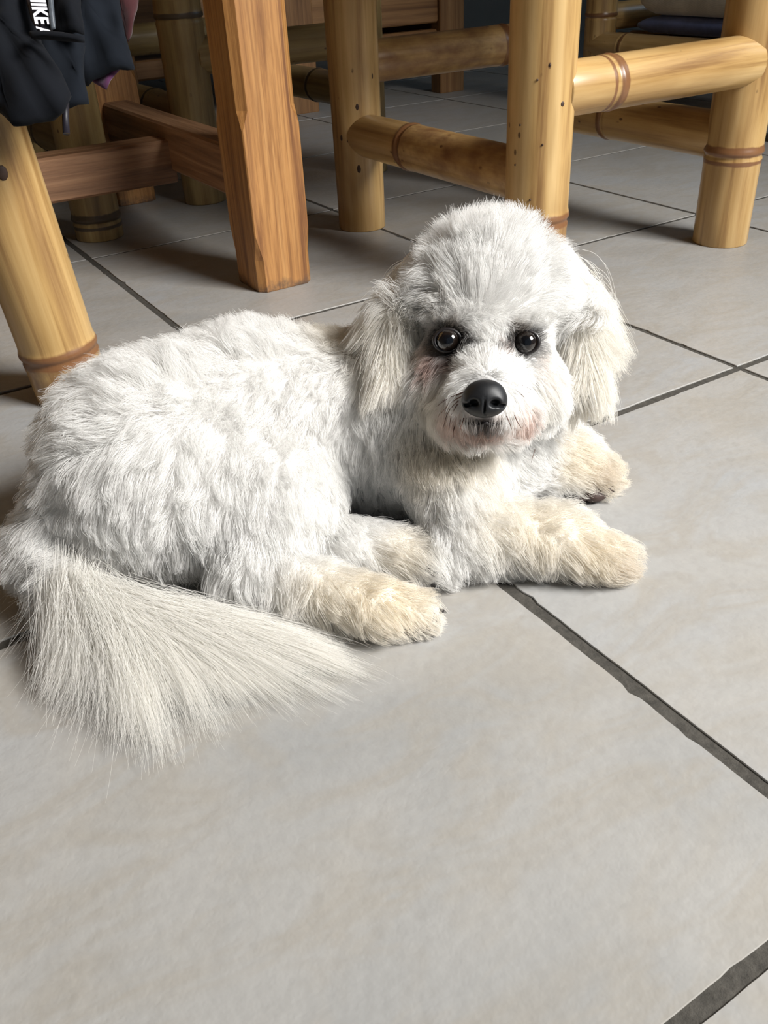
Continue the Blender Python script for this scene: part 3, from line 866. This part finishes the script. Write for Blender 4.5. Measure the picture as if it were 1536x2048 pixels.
# --- ears: long straight hair hanging
def ear_hair(E3, n, side):
    s = rng.random(n)**.85
    seg = (s > .5).astype(int); t = np.where(seg == 0, s*2, s*2-1)
    a = np.array([E3[0], E3[1]])[seg]; b = np.array([E3[1], E3[2]])[seg]
    c = a + (b-a)*t[:, None]
    ax = (b-a)/np.linalg.norm(b-a, axis=1, keepdims=True)
    r = np.interp(s, [0, .5, 1], [.032, .036, .03])*T
    ang = rng.random(n)*6.28
    Nn = HR*np.cos(ang)[:, None] + HW*np.sin(ang)[:, None]
    Nn -= ax*(Nn*ax).sum(1)[:, None]; Nn /= np.linalg.norm(Nn, axis=1, keepdims=True)
    P = c + Nn*(r*.9)[:, None]
    out = HR*side
    D = -HU*1.0 + out*(.16*(1-s))[:, None]
    L = (.075 + .07*(1-s))*T
    X = grow(P, Nn, D, L, np.full(n, .12), K=8, bend=1.0, grav=.2, wob=.06, clump=.6, csize=34, coarse=.35)
    base = np.array([.94, .925, .89]); C = np.tile(base, (n, 1))
    w = np.clip((ang_w := rng.random(n)), 0, 1)*.35
    C = C*(1-w[:, None]) + np.array([.88, .79, .63])*w[:, None]
    return X, C
for E3, side in zip(EARS, (-1, 1)):
    X, C = ear_hair(E3, 9000, side)
    ok = clear_face(X)
    curves('ear_hair', X[ok], C[ok], .00014, .00004)
# stray locks flying off the sunny ear
n = 450
P = hat(1145, 560, 1.62) + rng.normal(0, .016*T, (n, 3))
D = HR*1.0 - HU*.55 + rng.normal(0, .15, (n, 3))
Nn = HR + HU*.35 + rng.normal(0, .15, (n, 3)); Nn /= np.linalg.norm(Nn, axis=1, keepdims=True)
X = grow(P, Nn, D, np.full(n, .115*T), np.full(n, .42), K=8, bend=1.2, grav=.9, wob=.08, clump=.8, csize=50, coarse=.3)
curves('ear_wisps', X, np.tile([.93, .91, .88], (n, 1)), .00013, .00004)

# --- tail plume fanned out over the floor
def plume(n, seed):
    r = np.random.default_rng(seed)
    core = np.array([atz(125, 1115, .10), atz(165, 1180, .08), atz(235, 1222, .065), atz(350, 1238, .055), atz(500, 1266, .042)])
    tipx = np.array([(40,1262,.012),(72,1330,.005),(78,1440,.003),(160,1505,.003),(275,1538,.003),(350,1500,.003),(440,1480,.003),(560,1432,.003),(650,1408,.003),(735,1385,.003),(722,1345,.010),(705,1305,.018),(670,1262,.03),(610,1232,.04)])
    tips = np.array([atz(*q) for q in tipx])
    def along(K, u):
        p = np.clip(u, 0, .9999)*(len(K)-1); i = p.astype(int); f = (p-i)[:, None]; return K[i]*(1-f)+K[i+1]*f
    nl = 80
    lu = np.sort(r.random(nl)**.68); ls = np.interp(lu, [0,.12,.35,.6,.8,1], [.10,.22,.42,.52,.62,.72]) + r.normal(0, .07, nl); ll = r.uniform(.62, 1.06, nl)
    lay = r.random(nl)
    k = r.integers(0, nl, n)
    u = np.clip(lu[k] + r.normal(0, .014, n), 0, 1); s = np.clip(ls[k] + r.normal(0, .075, n), .05, .97)
    loose = r.random(n) < .30
    u = np.where(loose, np.clip(u + r.normal(0, .10, n), 0, 1), u)
    root = along(core, s) + r.normal(0, 1, (n, 3))*np.interp(s, [0, .5, 1], [.022, .016, .008])[:, None]*T
    tip = along(tips, u)
    f = ll[k]*np.where(loose, r.uniform(.35, .95, n), 1-.6*r.random(n)**1.3)
    tip = root + (tip-root)*f[:, None]
    tip[:, 2] = np.interp(f, [0, .5, 1], [.035, .016, .004])*T + np.abs(r.normal(0, .004, n))*T + lay[k]*.012*T*(1-f)
    tip[:, :2] += r.normal(0, 1, (n, 2))*(np.where(loose, .028, .010)*T)[:, None]
    tang = along(core, np.clip(s+.08, 0, 1)) - along(core, s); tang /= np.linalg.norm(tang, axis=1, keepdims=True)+1e-9
    Ln = np.linalg.norm(tip-root, axis=1)
    mid = root*.55 + tip*.45 + tang*(Ln*.16)[:, None]
    mid[:, 2] = root[:, 2]*.62 + tip[:, 2]*.38 + .016*T
    K = 9; X = np.empty((n, K, 3))
    wa = r.normal(0, 1, (nl, 3))[k]*.7 + r.normal(0, 1, (n, 3))*.3; wp = (r.random(nl)*6.28)[k] + r.normal(0, .4, n)
    for q in range(K):
        t = q/(K-1)
        X[:, q] = root*(1-t)**2 + mid*2*t*(1-t) + tip*t*t + wa*(np.sin(5.0*t+wp)-np.sin(wp))[:, None]*(Ln*.022*t)[:, None]
    X[..., 2] = np.maximum(X[..., 2], .0014)
    return X
X = plume(28000, 5)
curves('tail_plume', X, np.tile([.93, .912, .87], (len(X), 1))*rng.uniform(.95, 1.03, (len(X), 1)), .00012, .00003)

# --- eyes, lids, nose, mouth, whiskers, pads, claws
def mat_gloss(name, col, rough, coat):
    M = Mat(name); tc = M.node('ShaderNodeTexCoord'); nn = M.noise(tc.outputs['Object'], 500, 3, .6)
    r = M.ramp(nn.outputs[0], [(.3, tuple(.8*c for c in col)), (.7, tuple(1.2*c for c in col))]); M.l(r.outputs[0], M.b.inputs['Base Color'])
    M.set(Roughness=rough); M.b.inputs['Coat Weight'].default_value = coat; M.b.inputs['Coat Roughness'].default_value = .03
    return M.m
M_EYE = mat_gloss('eye_brown', (.010, .0065, .005), .12, 1.0)
M_PUP = mat_gloss('pupil', (.004, .004, .005), .1, 1.0)
M_LID = mat_gloss('eyelid', (.012, .009, .009), .4, .2)
M_NOSE = mat_gloss('nose_leather', (.007, .0075, .009), .5, .0)
M_PAD = mat_gloss('paw_pad', (.055, .032, .027), .6, 0)
M_CLAW = mat_gloss('claw', (.02, .016, .015), .4, .2)
M_WHISK = mat_gloss('whisker', (.10, .035, .018), .5, 0)
for e, tx in ((EYE_L, .06), (EYE_R, -.02)):
    toc = CAM_P - e; toc /= np.linalg.norm(toc)
    zz = toc; xx = HR - zz*(HR@zz); xx /= np.linalg.norm(xx); yy = np.cross(zz, xx)
    A = [xx, yy, zz]; R = .0205*T
    eye = blob('eye', dog, e-DOG_O, R, M_EYE, (1, 1, 1), A, (20, 28))
    # pupil: a shallow cap lying on the eyeball
    V = [e + zz*R*1.006]; F = []
    for k in range(1, 5):
        th = .46*k/4
        for j in range(20):
            p = 6.2832*j/20; V.append(e + R*1.006*(zz*math.cos(th) + (xx*math.cos(p)+yy*math.sin(p))*math.sin(th)))
    for j in range(20):
        F.append((0, 1+j, 1+(j+1) % 20))
        for k in range(3): F.append((1+k*20+j, 1+(k+1)*20+j, 1+(k+1)*20+(j+1) % 20, 1+k*20+(j+1) % 20))
    mesh_obj('pupil', np.array(V)-DOG_O, F, M_PUP, eye)
    # lids: an almond ring around the ball
    V = []; F = []; n1, n2 = 36, 8
    for a in range(n1):
        p = 6.2832*a/n1
        c = e + (xx*math.cos(p)*1.02 + yy*math.sin(p)*.84)*R + zz*R*.42
        rd = xx*math.cos(p) + yy*math.sin(p)
        for b in range(n2):
            t2 = 6.2832*b/n2; V.append(c + (rd*math.cos(t2) + zz*math.sin(t2))*R*.16)
    for a in range(n1):
        for b in range(n2):
            F.append((a*n2+b, ((a+1) % n1)*n2+b, ((a+1) % n1)*n2+(b+1) % n2, a*n2+(b+1) % n2))
    mesh_obj('eyelid', np.array(V)-DOG_O, F, M_LID, dog)
# nose leather with nostrils
ns = Sdf(); nc = NOSE
k = .83
ns.ell(nc + HU*.006*T*k, HAX, np.array((.037, .027, .030))*k, .01)
ns.ell(nc - HU*.016*T*k + HW*.002*T, HAX, np.array((.026, .018, .024))*k, .02)
for sgn in (-1, 1):
    ns.ell(nc + HR*sgn*.022*T*k - HU*.006*T + HW*.004*T, HAX, np.array((.016, .016, .020))*k, .012)
    ns.cut(nc + HR*sgn*.0185*T*k - HU*.006*T + HW*.022*T, HAX, np.array((.0085, .0062, .014))*k, .006)
    ns.cut(nc + HR*sgn*.032*T*k - HU*.010*T + HW*.015*T, HAX, np.array((.008, .0035, .012))*k, .004)
ns.cut(nc - HU*.019*T + HW*.025*T, HAX, (.0014, .018, .009), .003)
NV, NF = ns.mesh(nc-.055*T, nc+.055*T, .0007)
mesh_obj('nose', NV-DOG_O, NF, M_NOSE, dog)
def tube(name, pts, r0, r1, mat, parent, seg=6):
    pts = np.array(pts); n = len(pts); V = []; F = []
    tg = np.gradient(pts, axis=0)
    for i in range(n):
        d = tg[i]/np.linalg.norm(tg[i]); u = np.cross(d, [.3, .2, .93]); u /= np.linalg.norm(u); w = np.cross(d, u)
        r = r0 + (r1-r0)*i/(n-1)
        for k in range(seg):
            a = 6.2832*k/seg; V.append(pts[i] + (u*math.cos(a)+w*math.sin(a))*r)
    for i in range(n-1):
        for k in range(seg): F.append((i*seg+k, i*seg+(k+1) % seg, (i+1)*seg+(k+1) % seg, (i+1)*seg+k))
    F.append(tuple(range(seg))); F.append(tuple((n-1)*seg+k for k in reversed(range(seg))))
    return mesh_obj(name, V, F, mat, parent)
def smooth_path(p, n=14):
    p = np.array(p, float); t = np.linspace(0, len(p)-1, n)
    i = np.clip(t.astype(int), 0, len(p)-2); f = t-i
    pm = np.vstack([2*p[0]-p[1], p, 2*p[-1]-p[-2]])
    a, b, c, d = pm[i], pm[i+1], pm[i+2], pm[i+3]; f = f[:, None]
    return .5*((2*b)+(c-a)*f+(2*a-5*b+4*c-d)*f**2+(3*b-a-3*c+d)*f**3)
mp = [hit(x, y) + HW*.004*T for x, y in ((918, 848), (938, 846), (960, 849), (971, 845), (984, 849), (1005, 846), (1028, 850))]
tube('mouth', smooth_path(mp, 24)-DOG_O, .0012, .0010, M_LID, dog)
WH = [((925,790),(900,805),(873,836)),((917,800),(898,820),(889,850)),((916,806),(905,825),(900,853)),((930,782),(905,790),(882,800)),((922,786),(895,796),(876,808)),
      ((921,838),(921,846),(924,854)),((928,834),(925,845),(921,852)),((910,850),(908,860),(909,868)),((958,868),(955,876),(952,887)),
      ((1028,828),(1034,840),(1041,850)),((1013,830),(1018,842),(1022,852)),((1026,762),(1042,768),(1060,775)),((1030,772),(1045,778),(1058,782)),((1029,776),(1040,785),(1048,792)),((1072,888),(1067,899),(1060,918))]
for w in WH:
    p = [hit(x, y) + HW*(.014+.014*k)*T for k, (x, y) in enumerate(w)]
    tube('whisker', smooth_path(p, 9)-DOG_O, .00042, .00015, M_WHISK, dog, 5)
def pad(px, py, z, r, sc, label=None):
    blob('paw_pad', dog, atz(px, py, z)-DOG_O, r*T, M_PAD, sc, None, (10, 14))
pad(1190, 986, .016, .022, (1.2, 1.0, .7)); pad(1165, 988, .014, .018, (1.2, 1, .7)); pad(1213, 978, .016, .016, (1, 1, .8))
pad(822, 1255, .014, .018, (1.3, 1, .7)); pad(846, 1250, .016, .016, (1.2, 1, .7)); pad(862, 1238, .018, .014, (1, 1, .8))
def claw(p0, p1):
    tube('claw', smooth_path([p0, (p0+p1)/2 + np.array([0, 0, .001]), p1], 6)-DOG_O, .0022, .0005, M_CLAW, dog, 7)
for (x0, y0, x1, y1, z) in ((852,1136,862,1146,.055),(866,1150,880,1148,.045),(866,1172,878,1162,.03),(1250,1120,1266,1128,.03),(1244,1140,1258,1152,.02),(880,1222,892,1226,.03)):
    claw(atz(x0, y0, z), atz(x1, y1, z-.008))

# ------------------------------------------------------------------ jacket hung over the left chair
def puff(name, parent, poly, D, th, mat, org, bulge=.02, seed=0, wr=.006, rings=7):
    """padded cloth panel: outline given in order, own depth, real thickness, wrinkled"""
    r2 = np.random.default_rng(seed)
    poly = np.array(poly, float)
    # refine outline
    out = []
    for i in range(len(poly)):
        p, q = poly[i], poly[(i+1) % len(poly)]
        m = max(2, int(np.linalg.norm(q-p)/14))
        for k in range(m): out.append(p+(q-p)*k/m)
    out = np.array(out); n = len(out)
    cen = out.mean(0)
    Dv = D if callable(D) else (lambda x, y: D-.03)
    nrm = -CAM_F
    V = []; F = []
    ph = r2.random(6)*6.28
    def wrk(p): return wr*(math.sin(p[0]*.07+p[1]*.03+ph[0]) + .7*math.sin(p[0]*.11-p[1]*.05+ph[1]) + .5*math.sin(p[1]*.13+p[0]*.02+ph[2]))
    for sgn in (1, -1):
        for k in range(rings):
            s = 1 - (k/rings)**1.6 if k else 1.0
            for p in out:
                x = cen+(p-cen)*s
                h = (th/2 + bulge*(1-s*s))*math.sqrt(max(0, 1-s**8)) if k else 0
                h = h + (wrk(x) if k else wrk(x))*(1)
                base = at(x[0], x[1], Dv(x[0], x[1]))
                V.append(base + nrm*(sgn*((th/2+bulge*(1-s*s))*math.sqrt(max(0., 1-s**8)) if k else 0) + wrk(x))*T)
        V.append(at(cen[0], cen[1], Dv(*cen)) + nrm*(sgn*(th/2+bulge) + wrk(cen))*T)
    half = rings*n+1
    for sd in (0, 1):
        o = sd*half
        for k in range(rings-1):
            for i in range(n):
                j = (i+1) % n
                f = (o+k*n+i, o+k*n+j, o+(k+1)*n+j, o+(k+1)*n+i)
                F.append(f if sd == 0 else f[::-1])
        for i in range(n):
            f = (o+(rings-1)*n+i, o+(rings-1)*n+(i+1) % n, o+rings*n)
            F.append(f if sd == 0 else f[::-1])
    V = np.array(V)
    # weld the rim of the two halves
    F2 = []
    for f in F: F2.append(tuple(i-half if half <= i < half+n else i for i in f))
    return mesh_obj(name, V-org, F2, mat, parent)
jo = at(90, 200, 1.72); jo[2] = .95*T
jk = empty('jacket', jo, 'dark navy zip jacket draped over the golden bamboo chair', 'jacket')
puff('back_panel', jk, [(120,-120),(232,-120),(238,0),(250,60),(268,135),(225,146),(186,160),(172,168),(120,150)], 1.765, .03, M_NAVY2, jo, .012, 3)
puff('lining', jk, [(150,120),(240,140),(234,150),(214,182),(186,163)], 1.785, .012, M_MAG, jo, .004, 4)
puff('inner_lining', jk, [(215,-120),(268,-120),(275,0),(268,48),(256,84),(235,40)], 1.80, .02, M_MAR, jo, .006, 5)
puff('front_panel', jk, [(60,-120),(160,-120),(163,0),(166,70),(168,140),(178,208),(140,222),(100,230),(60,200)], 1.715, .03, M_NAVY2, jo, .014, 6)
puff('sleeve', jk, [(-60,-120),(45,-120),(60,20),(80,80),(120,140),(142,190),(130,225),(70,248),(32,258),(8,232),(-60,180)], 1.66, .05, M_NAVY, jo, .03, 7)
puff('pocket_flap', jk, [(100,-120),(150,-120),(160,0),(170,72),(140,70),(108,64),(100,0)], 1.672, .02, M_NAVY, jo, .012, 8)
puff('zip_tape', jk, [(38,-120),(92,-120),(97,0),(106,62),(76,64),(62,40),(52,0)], 1.612, .008, M_TAPE, jo, .002, 9, wr=.0)
puff('zip_tooth_strip', jk, [(90,-120),(101,-120),(106,0),(111,58),(102,61),(96,0)], 1.605, .008, M_ZIP, jo, .002, 9, wr=.0)
# printed lettering running down the tape
def lettering(body, px, py, qx, qy, D, size):
    fc = bpy.data.curves.new('lettering', 'FONT'); fc.body = body; fc.size = size; fc.extrude = .0003; fc.offset = size*.035; fc.shear = .1
    fc.space_character = 1.02
    to = bpy.data.objects.new('lettering_outline', fc); COL.objects.link(to)
    dg = bpy.context.evaluated_depsgraph_get()
    me = bpy.data.meshes.new_from_object(to.evaluated_get(dg)); me.name = 'lettering'
    bpy.data.objects.remove(to); bpy.data.curves.remove(fc)
    me.materials.clear(); me.materials.append(M_WHITE)
    o = link('lettering', me, jk)
    p0, p1 = at(px, py, D-.03), at(qx, qy, D-.03)
    x = (p1-p0)/np.linalg.norm(p1-p0); z = CAM_P-p0; z -= x*(z@x); z /= np.linalg.norm(z); y = np.cross(z, x)
    mm = Matrix.Identity(4)
    for i in range(3): mm[i][0] = x[i]; mm[i][1] = y[i]; mm[i][2] = z[i]
    w0 = max(v.co.x for v in me.vertices)
    me.transform(Matrix.Diagonal((np.linalg.norm(p1-p0)/w0, 1, 1, 1)))
    o.matrix_basis = Matrix.Translation(Vector(p0-jo)) @ mm
    return o
lettering('NIKE', 58, -18, 72, 50, 1.598, .0155)
lettering('A', 73, 54, 76, 70, 1.598, .0135)
puff('pocket_welt', jk, [(58,64),(90,63),(130,66),(168,74),(170,84),(120,80),(80,76),(62,76)], 1.588, .010, M_NAVY, jo, .004, 12, wr=.0)
tube('zip_pull', [p-jo for p in (at(132, 205, 1.66), at(131, 235, 1.66), at(133, 268, 1.66))], .0026, .0030, M_TAPE, jk, 8)

# ------------------------------------------------------------------ folded cloths on the rack shelf
def folded(name, label, cat, x0, x1, y0, y1, z0, z1, mat, seed, sag=.012, plies=3):
    """a stack of rounded plies, front edge towards the room (tile units)"""
    org = np.array([(x0+x1)/2, (y0+y1)/2, z0])*T
    r = empty(name, org, label, cat)
    ph = (z1-z0)/plies
    for k in range(plies):
        a, b = z0+ph*k+.0008, z0+ph*(k+1)-.0008
        V = []; F = []; n = 34; m = 18; r2 = np.random.default_rng(seed+k); w = r2.random(4)*6.28
        inset = r2.uniform(0, .02)
        for i in range(n+1):
            u = i/n; y = y0+(y1-y0)*u
            e = min(1, min(i, n-i)/3.0); hh = (b-a)/2*(.45+.55*math.sqrt(e))
            dz = -sag*math.sin(math.pi*u)*(k+1)/plies*0.5 + .004*math.sin(7*u+w[0])*k/plies
            for j in range(m):
                t = 6.2832*j/m
                sy = math.copysign(abs(math.sin(t))**.7, math.sin(t)); cx = math.copysign(abs(math.cos(t))**.35, math.cos(t))
                V.append((np.array([(x0+x1)/2 - cx*((x1-x0)/2-inset) + .006*math.sin(9*u+w[1]), y, max(z0, (a+b)/2 + dz + hh*sy)]))*T)
        for i in range(n):
            for j in range(m): F.append((i*m+j, (i+1)*m+j, (i+1)*m+(j+1) % m, i*m+(j+1) % m))
        F.append(tuple(range(m))); F.append(tuple(n*m+j for j in reversed(range(m))))
        mesh_obj('fold', np.array(V)-org, F, mat, r)
    return r
folded('blue_cloth', 'folded dusty blue cloth lying under the oatmeal towel', 'cloth', 3.425, 4.0, 3.78, 2.98, .398, .490, M_BLUE, 31, .0, 1)
tw = folded('oatmeal_towel', 'thick folded oatmeal towel with tassels on top of blue cloth', 'towel', 3.43, 4.0, 3.77, 2.98, .492, .64, M_TOWEL, 41, .03, 1)
for k in range(7):
    blob('tassel', tw, np.array([3.425, 2.965+.006*math.sin(k*2.1), .42+.03*k])*T-np.array(tw.location), .018*T, M_POM, (1, 1, 1.15), None, (7, 9))
folded('black_cloth', 'crumpled black cloth on top of the oatmeal towel', 'cloth', 3.44, 3.9, 3.5, 3.15, .642, .72, M_BLACK, 51, .02, 1)
